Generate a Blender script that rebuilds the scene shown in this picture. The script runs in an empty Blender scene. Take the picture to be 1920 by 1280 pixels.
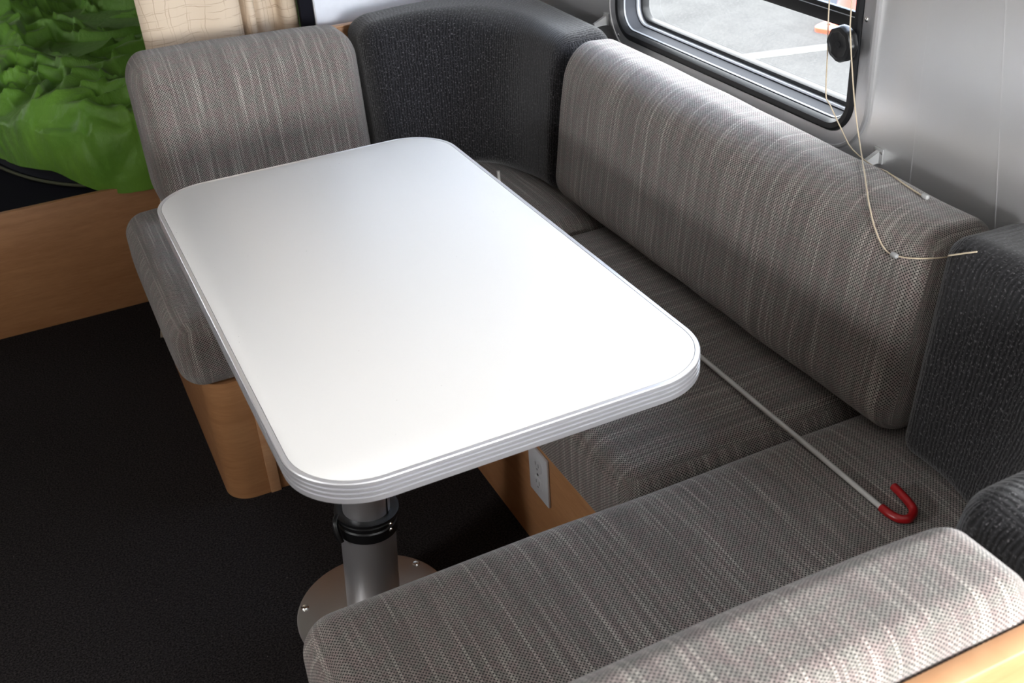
import bpy, bmesh, math, random
from mathutils import Vector, Matrix, noise
from mathutils.bvhtree import BVHTree

random.seed(7)
C = bpy.context.scene.collection
SC = bpy.context.scene

# ------------------------------------------------------------------ camera
CAMZ = 1.495                       # eye height above the carpet
FPX = 2048.0                       # focal length in pixels of the 1920x1280 frame
AX = Vector((0.89972739, 0.27281731, -0.34067777))
AY = Vector((-0.43219707, 0.44818642, -0.78251813))
AZ = Vector((-0.06079734, 0.85129293, 0.52115644))
cam_d = bpy.data.cameras.new('camera')
cam = bpy.data.objects.new('camera', cam_d); C.objects.link(cam)
cam_d.sensor_fit = 'HORIZONTAL'; cam_d.sensor_width = 36.0
cam_d.lens = FPX / 1920.0 * 36.0
cam_d.clip_start = 0.02
ROT = Matrix((AX, AY, AZ))
cam.matrix_world = Matrix.Translation((0, 0, CAMZ)) @ ROT.to_4x4()
cam_d.dof.use_dof = True
cam_d.dof.focus_distance = 1.85
cam_d.dof.aperture_fstop = 10.0
SC.camera = cam

def ray(px, py):
    return (ROT @ Vector((px - 960.0, -(py - 640.0), -FPX))).normalized()
def on_z(px, py, z):
    r = ray(px, py); t = (z - CAMZ) / r.z
    return Vector((0, 0, CAMZ)) + r * t
def on_x(px, py, x):
    r = ray(px, py); return Vector((0, 0, CAMZ)) + r * (x / r.x)

# ------------------------------------------------------------------ world, daylight, exposure
W = bpy.data.worlds.new('overcast_sky'); SC.world = W; W.use_nodes = True
bg = W.node_tree.nodes['Background']
bg.inputs[0].default_value = (0.95, 0.975, 1.0, 1); bg.inputs[1].default_value = 13.5

def area(name, loc, direction, sx, sy, power, col=(1, 1, 1)):
    d = bpy.data.lights.new(name, 'AREA'); d.shape = 'RECTANGLE'; d.size = sx; d.size_y = sy
    d.energy = power; d.color = col
    o = bpy.data.objects.new(name, d); C.objects.link(o); o.location = loc
    o.rotation_euler = Vector(direction).to_track_quat('-Z', 'Z').to_euler()
    return o
# added area lamps that strengthen the daylight from unseen side, end and galley windows
area('added_daylight_side', (1.31, -0.16, 1.02), (-1, 0.10, -0.10), 0.66, 0.38, 40, (0.97, 0.985, 1.0))
area('added_daylight_end', (0.72, -1.31, 1.29), (0, 1, -0.05), 0.74, 0.56, 50, (0.97, 0.985, 1.0))
area('added_daylight_galley', (-1.26, 1.02, 1.23), (1, 0, -0.1), 0.44, 0.25, 15, (0.97, 0.985, 1.0))

SC.view_settings.view_transform = 'Standard'; SC.view_settings.look = 'None'
SC.view_settings.exposure = 0.35; SC.view_settings.gamma = 1.0
SC.view_settings.use_curve_mapping = False
SC.cycles.use_denoising = True
SC.cycles.max_bounces = 10; SC.cycles.diffuse_bounces = 5; SC.cycles.transparent_max_bounces = 12
SC.cycles.sample_clamp_indirect = 6.0
SC.cycles.caustics_reflective = False; SC.cycles.caustics_refractive = False

# ------------------------------------------------------------------ helpers
def lin(r, g, b):
    f = lambda c: c / 12.92 if c <= 0.04045 else ((c + 0.055) / 1.055) ** 2.4
    return (f(r / 255.0), f(g / 255.0), f(b / 255.0), 1.0)

def tag(o, label=None, cat=None, group=None, kind=None):
    if label: o['label'] = label
    if cat: o['category'] = cat
    if group: o['group'] = group
    if kind: o['kind'] = kind
    return o

def empty(name, loc=(0, 0, 0), rz=0.0):
    o = bpy.data.objects.new(name, None); C.objects.link(o)
    o.location = loc; o.rotation_euler = (0, 0, rz); o.empty_display_size = 0.05
    return o

def link(name, bm, mat, parent=None, smooth=True, angle=40):
    me = bpy.data.meshes.new(name)
    bmesh.ops.recalc_face_normals(bm, faces=bm.faces)
    bm.to_mesh(me); bm.free()
    if smooth:
        me.polygons.foreach_set('use_smooth', [True] * len(me.polygons))
        me.set_sharp_from_angle(angle=math.radians(angle))
    me.materials.append(mat)
    o = bpy.data.objects.new(name, me); C.objects.link(o)
    if parent: o.parent = parent
    return o

def add_box(bm, x0, x1, y0, y1, z0, z1, bevel=0.0):
    r = bmesh.ops.create_cube(bm, size=1.0)
    vs = r['verts']
    for v in vs:
        v.co = Vector((x0 if v.co.x < 0 else x1, y0 if v.co.y < 0 else y1, z0 if v.co.z < 0 else z1))
    if bevel > 0:
        es = list({e for v in vs for e in v.link_edges})
        bmesh.ops.bevel(bm, geom=es, offset=bevel, segments=2, affect='EDGES', profile=0.5)
    return bm

def boxo(name, b, mat, parent=None, bevel=0.002):
    bm = bmesh.new(); add_box(bm, *b, bevel=bevel)
    return link(name, bm, mat, parent)

def add_lathe(bm, prof, n=48, center=(0, 0, 0), axis='Z', lobes=None):
    rings = []
    for (r, h) in prof:
        ring = []
        for i in range(n):
            a = 2 * math.pi * i / n
            rr = r * (lobes(a) if lobes else 1.0)
            if axis == 'Z': p = (rr * math.cos(a), rr * math.sin(a), h)
            elif axis == 'X': p = (h, rr * math.cos(a), rr * math.sin(a))
            else: p = (rr * math.cos(a), h, rr * math.sin(a))
            ring.append(bm.verts.new(Vector(p) + Vector(center)))
        rings.append(ring)
    for a, b in zip(rings, rings[1:]):
        for i in range(n):
            bm.faces.new((a[i], a[(i + 1) % n], b[(i + 1) % n], b[i]))
    bm.faces.new(rings[0]); bm.faces.new(rings[-1][::-1])
    return bm

def smooth_path(pts, sub=8):
    P = [Vector(p) for p in pts]; out = []
    for i in range(len(P) - 1):
        p0 = P[max(i - 1, 0)]; p1 = P[i]; p2 = P[i + 1]; p3 = P[min(i + 2, len(P) - 1)]
        for k in range(sub):
            t = k / sub
            out.append(0.5 * ((2 * p1) + (p2 - p0) * t + (2 * p0 - 5 * p1 + 4 * p2 - p3) * t * t
                              + (3 * p1 - p0 - 3 * p2 + p3) * t ** 3))
    out.append(P[-1]); return out

def add_tube(bm, pts, r, n=10):
    pts = [Vector(p) for p in pts]
    rings = []; up = None
    for i, p in enumerate(pts):
        t = (pts[min(i + 1, len(pts) - 1)] - pts[max(i - 1, 0)]).normalized()
        if up is None:
            up = t.orthogonal().normalized()
        up = (up - t * up.dot(t)).normalized(); s = t.cross(up)
        rings.append([bm.verts.new(p + up * (r * math.cos(2 * math.pi * k / n)) + s * (r * math.sin(2 * math.pi * k / n))) for k in range(n)])
    for a, b in zip(rings, rings[1:]):
        for k in range(n):
            bm.faces.new((a[k], a[(k + 1) % n], b[(k + 1) % n], b[k]))
    bm.faces.new(rings[0][::-1]); bm.faces.new(rings[-1])
    return bm

def rr_loop(a0, a1, b0, b1, r, seg=10):
    """rounded rectangle in (a, b), counter-clockwise"""
    out = []
    for cx, cy, s in ((a1 - r, b0 + r, -90), (a1 - r, b1 - r, 0), (a0 + r, b1 - r, 90), (a0 + r, b0 + r, 180)):
        for k in range(seg + 1):
            t = math.radians(s + 90 * k / seg)
            out.append((cx + r * math.cos(t), cy + r * math.sin(t)))
    return out

def rr_sweep(bm, rect, r, prof, place, seg=12, closed=False):
    """sweep profile [(inset, depth)] round a rounded rectangle; place(a, b, depth) -> xyz"""
    loops = []
    for ins, d in prof:
        l = rr_loop(rect[0] + ins, rect[1] - ins, rect[2] + ins, rect[3] - ins, max(r - ins, 0.004), seg)
        loops.append([bm.verts.new(place(a, b, d)) for a, b in l])
    pairs = list(zip(loops, loops[1:]))
    if closed: pairs.append((loops[-1], loops[0]))
    for A, B in pairs:
        n = len(A)
        for i in range(n):
            bm.faces.new((A[i], A[(i + 1) % n], B[(i + 1) % n], B[i]))
    return loops

# ---- materials
def mat(name):
    m = bpy.data.materials.new(name); m.use_nodes = True
    nt = m.node_tree
    return m, nt, nt.nodes['Principled BSDF']
def N(nt, t, **kw):
    n = nt.nodes.new(t)
    for k, v in kw.items():
        if k.startswith('_'): n.inputs[k[1:]].default_value = v
        else: setattr(n, k, v)
    return n
def L(nt, a, b): nt.links.new(a, b)
def math_n(nt, op, a, b=None, c=None):
    n = N(nt, 'ShaderNodeMath', operation=op)
    for i, v in enumerate((a, b, c)):
        if v is None: continue
        if isinstance(v, (int, float)): n.inputs[i].default_value = v
        else: L(nt, v, n.inputs[i])
    return n.outputs[0]
def mixc(nt, fac, a, b, blend='MIX'):
    n = N(nt, 'ShaderNodeMix', data_type='RGBA', blend_type=blend)
    if isinstance(fac, (int, float)): n.inputs[0].default_value = fac
    else: L(nt, fac, n.inputs[0])
    for i, v in ((6, a), (7, b)):
        if isinstance(v, tuple): n.inputs[i].default_value = v
        else: L(nt, v, n.inputs[i])
    return n.outputs[2]
def ramp(nt, fac, lo, hi, smooth=True):
    n = N(nt, 'ShaderNodeMapRange', interpolation_type='SMOOTHSTEP' if smooth else 'LINEAR')
    L(nt, fac, n.inputs[0]); n.inputs[1].default_value = lo; n.inputs[2].default_value = hi
    return n.outputs[0]
def bump(nt, bsdf, h, strength, dist):
    n = N(nt, 'ShaderNodeBump'); n.inputs['Strength'].default_value = strength; n.inputs['Distance'].default_value = dist
    L(nt, h, n.inputs['Height']); L(nt, n.outputs[0], bsdf.inputs['Normal'])
def uvvec(nt, sx, sy, sz=1.0, coord='UV'):
    tc = N(nt, 'ShaderNodeTexCoord'); mp = N(nt, 'ShaderNodeMapping')
    mp.inputs['Scale'].default_value = (sx, sy, sz); L(nt, tc.outputs[coord], mp.inputs[0])
    return mp.outputs[0]
def noise_n(nt, vec, scale, detail=3.0, rough=0.5):
    n = N(nt, 'ShaderNodeTexNoise'); n.inputs['Scale'].default_value = scale
    n.inputs['Detail'].default_value = detail; n.inputs['Roughness'].default_value = rough
    L(nt, vec, n.inputs['Vector']); return n.outputs[0]

def plain(name, col, rough=0.5, metal=0.0, spec=0.5):
    m, nt, b = mat(name)
    v = uvvec(nt, 1, 1, 1, 'Object'); f = noise_n(nt, v, 40.0, 4)
    c2 = tuple(min(1, c * 0.86) for c in col[:3]) + (1,)
    L(nt, mixc(nt, f, col, c2), b.inputs['Base Color'])
    b.inputs['Roughness'].default_value = rough; b.inputs['Metallic'].default_value = metal
    b.inputs['Specular IOR Level'].default_value = spec
    return m

def tweed(name, dark, mid, light, pitch=0.0057):
    """basket weave: staggered dark holes in grey yarn, cream slubs running front to back"""
    m, nt, b = mat(name)
    tc = N(nt, 'ShaderNodeTexCoord'); sp = N(nt, 'ShaderNodeSeparateXYZ'); L(nt, tc.outputs['UV'], sp.inputs[0])
    wob = noise_n(nt, uvvec(nt, 1, 1), 9.0, 1)
    u = math_n(nt, 'ADD', sp.outputs[0], math_n(nt, 'MULTIPLY', wob, 0.004))
    k = 2 * math.pi / pitch
    su = math_n(nt, 'SINE', math_n(nt, 'MULTIPLY', u, k))
    sv = math_n(nt, 'SINE', math_n(nt, 'MULTIPLY', sp.outputs[1], k))
    w = math_n(nt, 'MULTIPLY', su, sv)                       # staggered lattice of holes
    hole = ramp(nt, w, 0.02, 0.50)
    wn_ = N(nt, 'ShaderNodeTexWhiteNoise', noise_dimensions='1D')
    L(nt, math_n(nt, 'FLOOR', math_n(nt, 'DIVIDE', u, pitch / 2)), wn_.inputs['W'])
    cu_ = N(nt, 'ShaderNodeCombineXYZ'); L(nt, math_n(nt, 'MULTIPLY', wn_.outputs[0], 700.0), cu_.inputs[0])
    L(nt, math_n(nt, 'MULTIPLY', sp.outputs[1], 4.5), cu_.inputs[1])
    colr = N(nt, 'ShaderNodeTexNoise'); colr.inputs['Scale'].default_value = 1.0; colr.inputs['Detail'].default_value = 1; L(nt, cu_.outputs[0], colr.inputs['Vector'])
    s = math_n(nt, 'MULTIPLY', ramp(nt, colr.outputs[0], 0.50, 0.72), 0.42)   # pale slub yarns, one lattice column wide
    pick = noise_n(nt, uvvec(nt, 300, 260), 1.0, 1)
    yarn = mixc(nt, ramp(nt, pick, 0.35, 0.65), tuple(c * 0.62 for c in mid[:3]) + (1,), mid)
    yarn = mixc(nt, s, yarn, light)
    hue = noise_n(nt, uvvec(nt, 55, 55), 1.0, 1)
    yarn = mixc(nt, ramp(nt, hue, 0.35, 0.65), mixc(nt, 0.16, yarn, lin(128, 72, 78)), mixc(nt, 0.12, yarn, lin(84, 112, 92)))
    cloud = noise_n(nt, uvvec(nt, 60, 2.0), 1.0, 2)
    yarn = mixc(nt, ramp(nt, cloud, 0.35, 0.65), mixc(nt, 0.22, yarn, dark), yarn)
    col = mixc(nt, hole, yarn, dark)
    L(nt, col, b.inputs['Base Color'])
    b.inputs['Roughness'].default_value = 0.95; b.inputs['Specular IOR Level'].default_value = 0.15
    b.inputs['Sheen Weight'].default_value = 0.25; b.inputs['Sheen Roughness'].default_value = 0.6
    h = math_n(nt, 'SUBTRACT', math_n(nt, 'MULTIPLY', s, 0.4), hole)
    bump(nt, b, h, 0.35, 0.0012)
    return m

def chenille(name, dark, mid, light):
    m, nt, b = mat(name)
    tc = N(nt, 'ShaderNodeTexCoord'); sp = N(nt, 'ShaderNodeSeparateXYZ'); L(nt, tc.outputs['UV'], sp.inputs[0])
    wob = noise_n(nt, uvvec(nt, 60, 30), 1.0, 2)
    rib = math_n(nt, 'SINE', math_n(nt, 'MULTIPLY', math_n(nt, 'ADD', sp.outputs[0], math_n(nt, 'MULTIPLY', wob, 0.012)), 2 * math.pi / 0.0075))
    fl = noise_n(nt, uvvec(nt, 420, 230), 1.0, 2)
    fl2 = noise_n(nt, uvvec(nt, 150, 260), 1.0, 2)
    f = math_n(nt, 'MULTIPLY', ramp(nt, fl, 0.52, 0.70), ramp(nt, fl2, 0.42, 0.60))
    c = mixc(nt, ramp(nt, rib, -1.0, 1.2), dark, mid)
    c = mixc(nt, f, c, light)
    L(nt, c, b.inputs['Base Color'])
    b.inputs['Roughness'].default_value = 1.0; b.inputs['Specular IOR Level'].default_value = 0.08
    b.inputs['Sheen Weight'].default_value = 0.28; b.inputs['Sheen Roughness'].default_value = 0.5
    bump(nt, b, math_n(nt, 'ADD', math_n(nt, 'MULTIPLY', rib, 0.35), f), 0.4, 0.002)
    return m

def wood(name, a, bcol, sx=3, sy=3, sz=60, rough=0.45):
    m, nt, b = mat(name)
    v = uvvec(nt, sx, sy, sz, 'Object')
    n1 = noise_n(nt, v, 1.6, 6, 0.62); n2 = noise_n(nt, uvvec(nt, sx * 5, sy * 5, sz * 4, 'Object'), 2.0, 3)
    f = math_n(nt, 'ADD', math_n(nt, 'MULTIPLY', n1, 0.7), math_n(nt, 'MULTIPLY', n2, 0.3))
    L(nt, mixc(nt, ramp(nt, f, 0.3, 0.7), a, bcol), b.inputs['Base Color'])
    b.inputs['Roughness'].default_value = rough
    return m

def brushed(name, col, rough, stretch=(2, 2, 500), metal=1.0, bumpy=True):
    m, nt, b = mat(name)
    n1 = noise_n(nt, uvvec(nt, *stretch, 'Object'), 1.0, 3)
    big = noise_n(nt, uvvec(nt, 3, 3, 3, 'Object'), 1.0, 3)
    b.inputs['Base Color'].default_value = col; b.inputs['Metallic'].default_value = metal
    r = math_n(nt, 'ADD', math_n(nt, 'MULTIPLY', n1, 0.05), math_n(nt, 'ADD', math_n(nt, 'MULTIPLY', big, 0.05), rough - 0.05))
    L(nt, r, b.inputs['Roughness'])
    if bumpy: bump(nt, b, n1, 0.05, 0.0004)
    return m

M = {}
M['grey'] = tweed('grey_tweed_weave', lin(17, 14, 14), lin(145, 136, 130), lin(224, 216, 204))
M['charcoal'] = chenille('charcoal_chenille', lin(16, 15, 17), lin(38, 37, 39), lin(94, 92, 94))
M['laminate'], nt, b = mat('white_laminate')
v = uvvec(nt, 1, 1, 1, 'Object'); sp = noise_n(nt, v, 260.0, 1)
L(nt, mixc(nt, ramp(nt, sp, 0.80, 0.84), lin(236, 234, 231), lin(170, 166, 160)), b.inputs['Base Color'])
b.inputs['Roughness'].default_value = 0.34; b.inputs['Specular IOR Level'].default_value = 0.5
bump(nt, b, noise_n(nt, v, 700.0, 2), 0.05, 0.0004)
M['edge'] = brushed('ribbed_aluminium_edge', (0.86, 0.86, 0.89, 1), 0.34, (300, 300, 4), 0.8, False)
M['steel'] = brushed('brushed_steel_tube', (0.60, 0.60, 0.62, 1), 0.36, (2, 2, 400), 0.8)
M['plate'] = brushed('floor_plate_steel', (0.52, 0.50, 0.48, 1), 0.40, (300, 3, 3))
M['black'] = plain('black_plastic', lin(15, 16, 18), 0.40, 0.0, 0.4)
M['rubber'] = plain('black_rubber_seal', lin(13, 14, 17), 0.5, 0.0, 0.35)
M['chrome'] = plain('polished_screw_metal', (0.75, 0.75, 0.74, 1), 0.18, 1.0)
M['maple'] = wood('maple_veneer', lin(172, 126, 86), lin(152, 106, 68), 3, 3, 26)
M['maple_pale'] = wood('pale_maple_edge', lin(206, 162, 122), lin(190, 142, 102), 3, 3, 40)
M['alu'] = brushed('satin_aluminium_wall', (0.97, 0.97, 0.97, 1), 0.30, (2, 40, 2), 0.8, False)
M['frame'] = brushed('window_frame_aluminium', (0.62, 0.62, 0.63, 1), 0.30, (3, 3, 3), 0.8)
M['lip'] = plain('pale_grey_window_lip', lin(170, 174, 182), 0.4, 0.2)
M['reveal'] = plain('grey_window_reveal', lin(54, 56, 62), 0.75, 0.0, 0.25)
M['white_pl'] = plain('white_plastic_plate', lin(196, 197, 200), 0.45)
M['slot'] = plain('outlet_slot_dark', lin(128, 128, 130), 0.6)
M['rodgrey'] = plain('grey_coated_rod', lin(196, 194, 190), 0.4, 0.2)
M['red'] = plain('red_vinyl_grip', lin(152, 14, 20), 0.34)
M['cord'] = plain('cream_blind_cord', lin(206, 190, 164), 0.8)
M['navy'] = plain('navy_mattress_ticking', lin(22, 24, 34), 0.9)
M['piping'] = plain('olive_piping', lin(74, 76, 54), 0.8)
M['dark_navy'] = plain('dark_navy_flat', lin(20, 20, 26), 0.9, 0.0, 0.1)  # near-black navy for the platform top; on the gap strip it paints shade
M['orange'] = plain('orange_cone_plastic', (0.45, 0.055, 0.022, 1), 0.5)
M['conewhite'] = plain('white_cone_band', (0.45, 0.45, 0.45, 1), 0.5)
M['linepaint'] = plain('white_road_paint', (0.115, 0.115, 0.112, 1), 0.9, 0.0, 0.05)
M['lightwall'] = plain('pale_bulkhead_laminate', lin(226, 231, 240), 0.35)
M['ceil'] = plain('pale_ceiling_vinyl', lin(205, 203, 200), 0.7)
M['leftw'] = plain('brown_galley_laminate', lin(120, 104, 90), 0.6)  # even brownish grey on the unseen galley wall

M['carpet'], nt, b = mat('black_carpet')
v = uvvec(nt, 1, 1, 1, 'Object'); n1 = noise_n(nt, v, 260.0, 3, 0.7); n2 = noise_n(nt, v, 900.0, 2)
sp = N(nt, 'ShaderNodeTexVoronoi'); sp.inputs['Scale'].default_value = 34.0; L(nt, v, sp.inputs['Vector'])
spot = math_n(nt, 'LESS_THAN', sp.outputs['Distance'], 0.035)
c = mixc(nt, ramp(nt, n1, 0.35, 0.7), lin(24, 22, 23), lin(58, 54, 53))
c = mixc(nt, math_n(nt, 'MULTIPLY', spot, ramp(nt, n2, 0.5, 0.6)), c, lin(150, 145, 140))
L(nt, c, b.inputs['Base Color']); b.inputs['Roughness'].default_value = 1.0; b.inputs['Specular IOR Level'].default_value = 0.05
bump(nt, b, n1, 0.8, 0.004)

M['asphalt'], nt, b = mat('worn_asphalt')
v = uvvec(nt, 1, 1, 1, 'Object'); n1 = noise_n(nt, v, 3.0, 8, 0.7); n2 = noise_n(nt, v, 60.0, 3)
c = mixc(nt, ramp(nt, n1, 0.3, 0.7), (0.036, 0.0363, 0.0366, 1), (0.049, 0.049, 0.049, 1))
c = mixc(nt, ramp(nt, n2, 0.45, 0.8), c, (0.064, 0.064, 0.064, 1))
L(nt, c, b.inputs['Base Color']); b.inputs['Roughness'].default_value = 1.0; b.inputs['Specular IOR Level'].default_value = 0.05

M['duvet'], nt, b = mat('green_cotton_sateen')
v = uvvec(nt, 1, 1, 1, 'Object'); n1 = noise_n(nt, v, 5.0, 4); n2 = noise_n(nt, uvvec(nt, 600, 60, 60, 'Object'), 1.0, 2)
c = mixc(nt, ramp(nt, n1, 0.3, 0.7), lin(96, 144, 48), lin(116, 164, 60))
c = mixc(nt, math_n(nt, 'MULTIPLY', n2, 0.3), c, lin(84, 126, 42))
L(nt, c, b.inputs['Base Color']); b.inputs['Roughness'].default_value = 0.48; b.inputs['Specular IOR Level'].default_value = 0.35
b.inputs['Sheen Weight'].default_value = 0.08
bump(nt, b, noise_n(nt, uvvec(nt, 26, 34, 20, 'Object'), 1.0, 5, 0.6), 0.5, 0.012)

M['curtain'], nt, b = mat('beige_crackle_print_curtain')
v0 = uvvec(nt, 1, 1); wn = N(nt, 'ShaderNodeTexNoise'); wn.inputs['Scale'].default_value = 7.0; wn.inputs['Detail'].default_value = 4
L(nt, v0, wn.inputs['Vector'])
vm = N(nt, 'ShaderNodeVectorMath', operation='MULTIPLY_ADD'); L(nt, wn.outputs['Color'], vm.inputs[0])
vm.inputs[1].default_value = (0.05, 0.05, 0); L(nt, v0, vm.inputs[2])
sp = N(nt, 'ShaderNodeSeparateXYZ'); L(nt, vm.outputs[0], sp.inputs[0])
def hair(c, per, wd, seed):
    fr = math_n(nt, 'FRACT', math_n(nt, 'DIVIDE', c, per))
    d = math_n(nt, 'ABSOLUTE', math_n(nt, 'SUBTRACT', fr, 0.5))
    ln = math_n(nt, 'LESS_THAN', d, wd)
    gate = noise_n(nt, uvvec(nt, 9 + seed, 9 + seed), 1.0, 2)
    return math_n(nt, 'MULTIPLY', ln, ramp(nt, gate, 0.40, 0.60))
g = math_n(nt, 'MAXIMUM', math_n(nt, 'MAXIMUM', hair(sp.outputs[0], 0.027, 0.035, 0), hair(sp.outputs[1], 0.021, 0.045, 3)),
           math_n(nt, 'MAXIMUM', hair(sp.outputs[0], 0.041, 0.022, 5), hair(sp.outputs[1], 0.034, 0.03, 8)))
c = mixc(nt, math_n(nt, 'MULTIPLY', g, 0.42), lin(206, 189, 167), lin(130, 100, 74))
L(nt, c, b.inputs['Base Color']); b.inputs['Roughness'].default_value = 0.9; b.inputs['Specular IOR Level'].default_value = 0.1

def glass(name, tint, refl):
    m = bpy.data.materials.new(name); m.use_nodes = True; nt = m.node_tree; nt.nodes.clear()
    o = N(nt, 'ShaderNodeOutputMaterial'); t = N(nt, 'ShaderNodeBsdfTransparent'); g = N(nt, 'ShaderNodeBsdfGlossy')
    t.inputs[0].default_value = tint; g.inputs['Roughness'].default_value = 0.02
    fr = N(nt, 'ShaderNodeFresnel'); fr.inputs[0].default_value = 1.45
    ge = N(nt, 'ShaderNodeNewGeometry')                      # the far face of the pane only lets light out again
    f = math_n(nt, 'MULTIPLY', math_n(nt, 'MULTIPLY', fr.outputs[0], refl), math_n(nt, 'SUBTRACT', 1.0, ge.outputs['Backfacing']))
    mx = N(nt, 'ShaderNodeMixShader'); L(nt, f, mx.inputs[0]); L(nt, t.outputs[0], mx.inputs[1]); L(nt, g.outputs[0], mx.inputs[2])
    L(nt, mx.outputs[0], o.inputs[0]); return m
M['pane'] = glass('clear_window_glass', (0.97, 0.98, 0.98, 1), 0.6)
M['pane_blue'] = glass('tinted_window_glass', (0.84, 0.90, 1.0, 1), 1.0)
M['acrylic'], nt, b = mat('clear_acrylic_bracket')
v = uvvec(nt, 1, 1, 1, 'Object'); n1 = noise_n(nt, v, 80.0, 2)
L(nt, mixc(nt, n1, (0.86, 0.87, 0.86, 1), (0.80, 0.80, 0.80, 1)), b.inputs['Base Color'])
b.inputs['Transmission Weight'].default_value = 0.55; b.inputs['Roughness'].default_value = 0.18; b.inputs['IOR'].default_value = 1.45

# ------------------------------------------------------------------ the shell of the trailer
XW = 1.245                                     # inner face of the window wall
Y0, Y1 = -1.25, 5.15
boxo('floor', (-1.2, 1.27, Y0, Y1, -0.04, 0.0), M['carpet'], bevel=0)
tag(bpy.data.objects['floor'], 'black short pile carpet covering the trailer floor', 'floor', kind='structure')

# window wall: flat sheet with a rounded opening, then the curve of the roof
WIN = (1.321, 2.166, 0.755, 1.255)             # outer edge of the aluminium frame (y0, y1, z0, z1)
OPEN2 = (-0.50, 0.18, 0.80, 1.20)               # added side window, unseen behind the camera, letting in light
OPEN = (WIN[0] + 0.036, WIN[1] - 0.036, WIN[2] + 0.032, WIN[3] - 0.036)
def wall_right():
    bm = bmesh.new()
    zt = 1.36
    for x in (XW, XW + 0.045):
        for op, ya, yb in ((OPEN, 0.9, 2.6), (OPEN2, -0.8, 0.5)):
            za, zb = 0.3, zt
            inner = [bm.verts.new((x, a, b)) for a, b in rr_loop(*op, 0.06, 12)]
            outer = [bm.verts.new((x, a, b)) for a, b in rr_loop(ya, yb, za, zb, 0.0002, 12)]
            n = len(inner)
            for i in range(n):
                bm.faces.new((inner[i], inner[(i + 1) % n], outer[(i + 1) % n], outer[i]))
        def quad(p): bm.faces.new([bm.verts.new((x, a, b)) for a, b in p])
        for (qa, qb) in ((Y0, -0.8), (0.5, 0.9), (2.6, Y1)): quad([(qa, 0), (qb, 0), (qb, zt), (qa, zt)])
        for (qa, qb) in ((-0.8, 0.5), (0.9, 2.6)): quad([(qa, 0), (qb, 0), (qb, 0.3), (qa, 0.3)])
        arc = [(x - 0.62 * (1 - math.cos(t)) , zt + 0.62 * math.sin(t)) for t in [math.radians(90 * k / 14) for k in range(15)]]
        for (x0, z0), (x1, z1) in zip(arc, arc[1:]):
            bm.faces.new([bm.verts.new(p) for p in ((x0, Y0, z0), (x0, Y1, z0), (x1, Y1, z1), (x1, Y0, z1))])
    bmesh.ops.remove_doubles(bm, verts=bm.verts, dist=1e-5)
    return link('wall_right', bm, M['alu'], None)
wr = wall_right(); tag(wr, 'satin aluminium trailer wall with the window, behind the long bench', 'wall', kind='structure')
# lapped sheet joints of the wall
for ya, yb in ((1.232, 1.205), (1.13, 0.99)):
    bm = bmesh.new()
    pts = [(XW - 0.0004, ya + (yb - ya) * t, 1.35 - 0.9 * t) for t in [k / 6 for k in range(7)]]
    for a, c2 in zip(pts, pts[1:]):
        bm.faces.new([bm.verts.new(p) for p in (a, c2, (c2[0] - 0.0003, c2[1] - 0.0005, c2[2]), (a[0] - 0.0003, a[1] - 0.0005, a[2]))])
    bmesh.ops.remove_doubles(bm, verts=bm.verts, dist=1e-6)
    link('panel_joint', bm, M['alu'], wr)

bm = bmesh.new()                                    # galley side wall, with added openings that light the dinette and bed
for b4 in ((Y0, 0.80, 0, 2.0), (1.25, 3.75, 0, 2.0), (4.15, Y1, 0, 2.0), (0.80, 1.25, 0, 1.1), (0.80, 1.25, 1.36, 2.0), (3.75, 4.15, 0, 0.98), (3.75, 4.15, 1.24, 2.0)):
    add_box(bm, -1.24, -1.2, b4[0], b4[1], b4[2], b4[3])
o = link('wall_left', bm, M['leftw'], None, False); tag(o, 'brown galley side wall of the trailer across the aisle', 'wall', kind='structure')
o = boxo('wall_back', (-1.2, 1.245, Y1, Y1 + 0.04, 0, 2.0), M['ceil'], bevel=0); tag(o, 'end wall of the trailer beyond the bed', 'wall', kind='structure')
bm = bmesh.new()                                    # end wall behind the camera: four panels round its wide window
for b4 in ((-1.2, 0.35, 0, 2.0), (1.10, 1.245, 0, 2.0), (0.35, 1.10, 0, 1.0), (0.35, 1.10, 1.58, 2.0)):
    add_box(bm, b4[0], b4[1], Y0 - 0.04, Y0, b4[2], b4[3])
o = link('wall_front', bm, M['ceil'], None, False); tag(o, 'end wall with the wide window behind the dinette', 'wall', kind='structure')
bm = bmesh.new()
for b4 in ((-1.2, 0.66, Y0, Y1),):
    add_box(bm, b4[0], b4[1], b4[2], b4[3], 1.98, 2.02)
o = link('ceiling', bm, M['ceil'], None, False); tag(o, 'pale vinyl trailer ceiling over the dinette and bed', 'ceiling', kind='structure')
# bulkhead beyond the far bench, on the window side
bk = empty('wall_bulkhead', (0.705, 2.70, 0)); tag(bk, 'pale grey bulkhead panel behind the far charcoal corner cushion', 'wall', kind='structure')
boxo('panel', (0.004, 0.535, 0, 0.025, 0, 1.97), M['lightwall'], bk, 0.001)
boxo('gap_shade_strip', (-0.034, -0.0005, 0.004, 0.024, 0, 1.97), M['dark_navy'], bk, 0.001)  # added strip, dark colour standing in for the shaded gap beside the curtain
boxo('edge_strip', (0.0, 0.004, -0.001, 0.026, 0, 1.97), M['white_pl'], bk, 0.0005)

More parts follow.
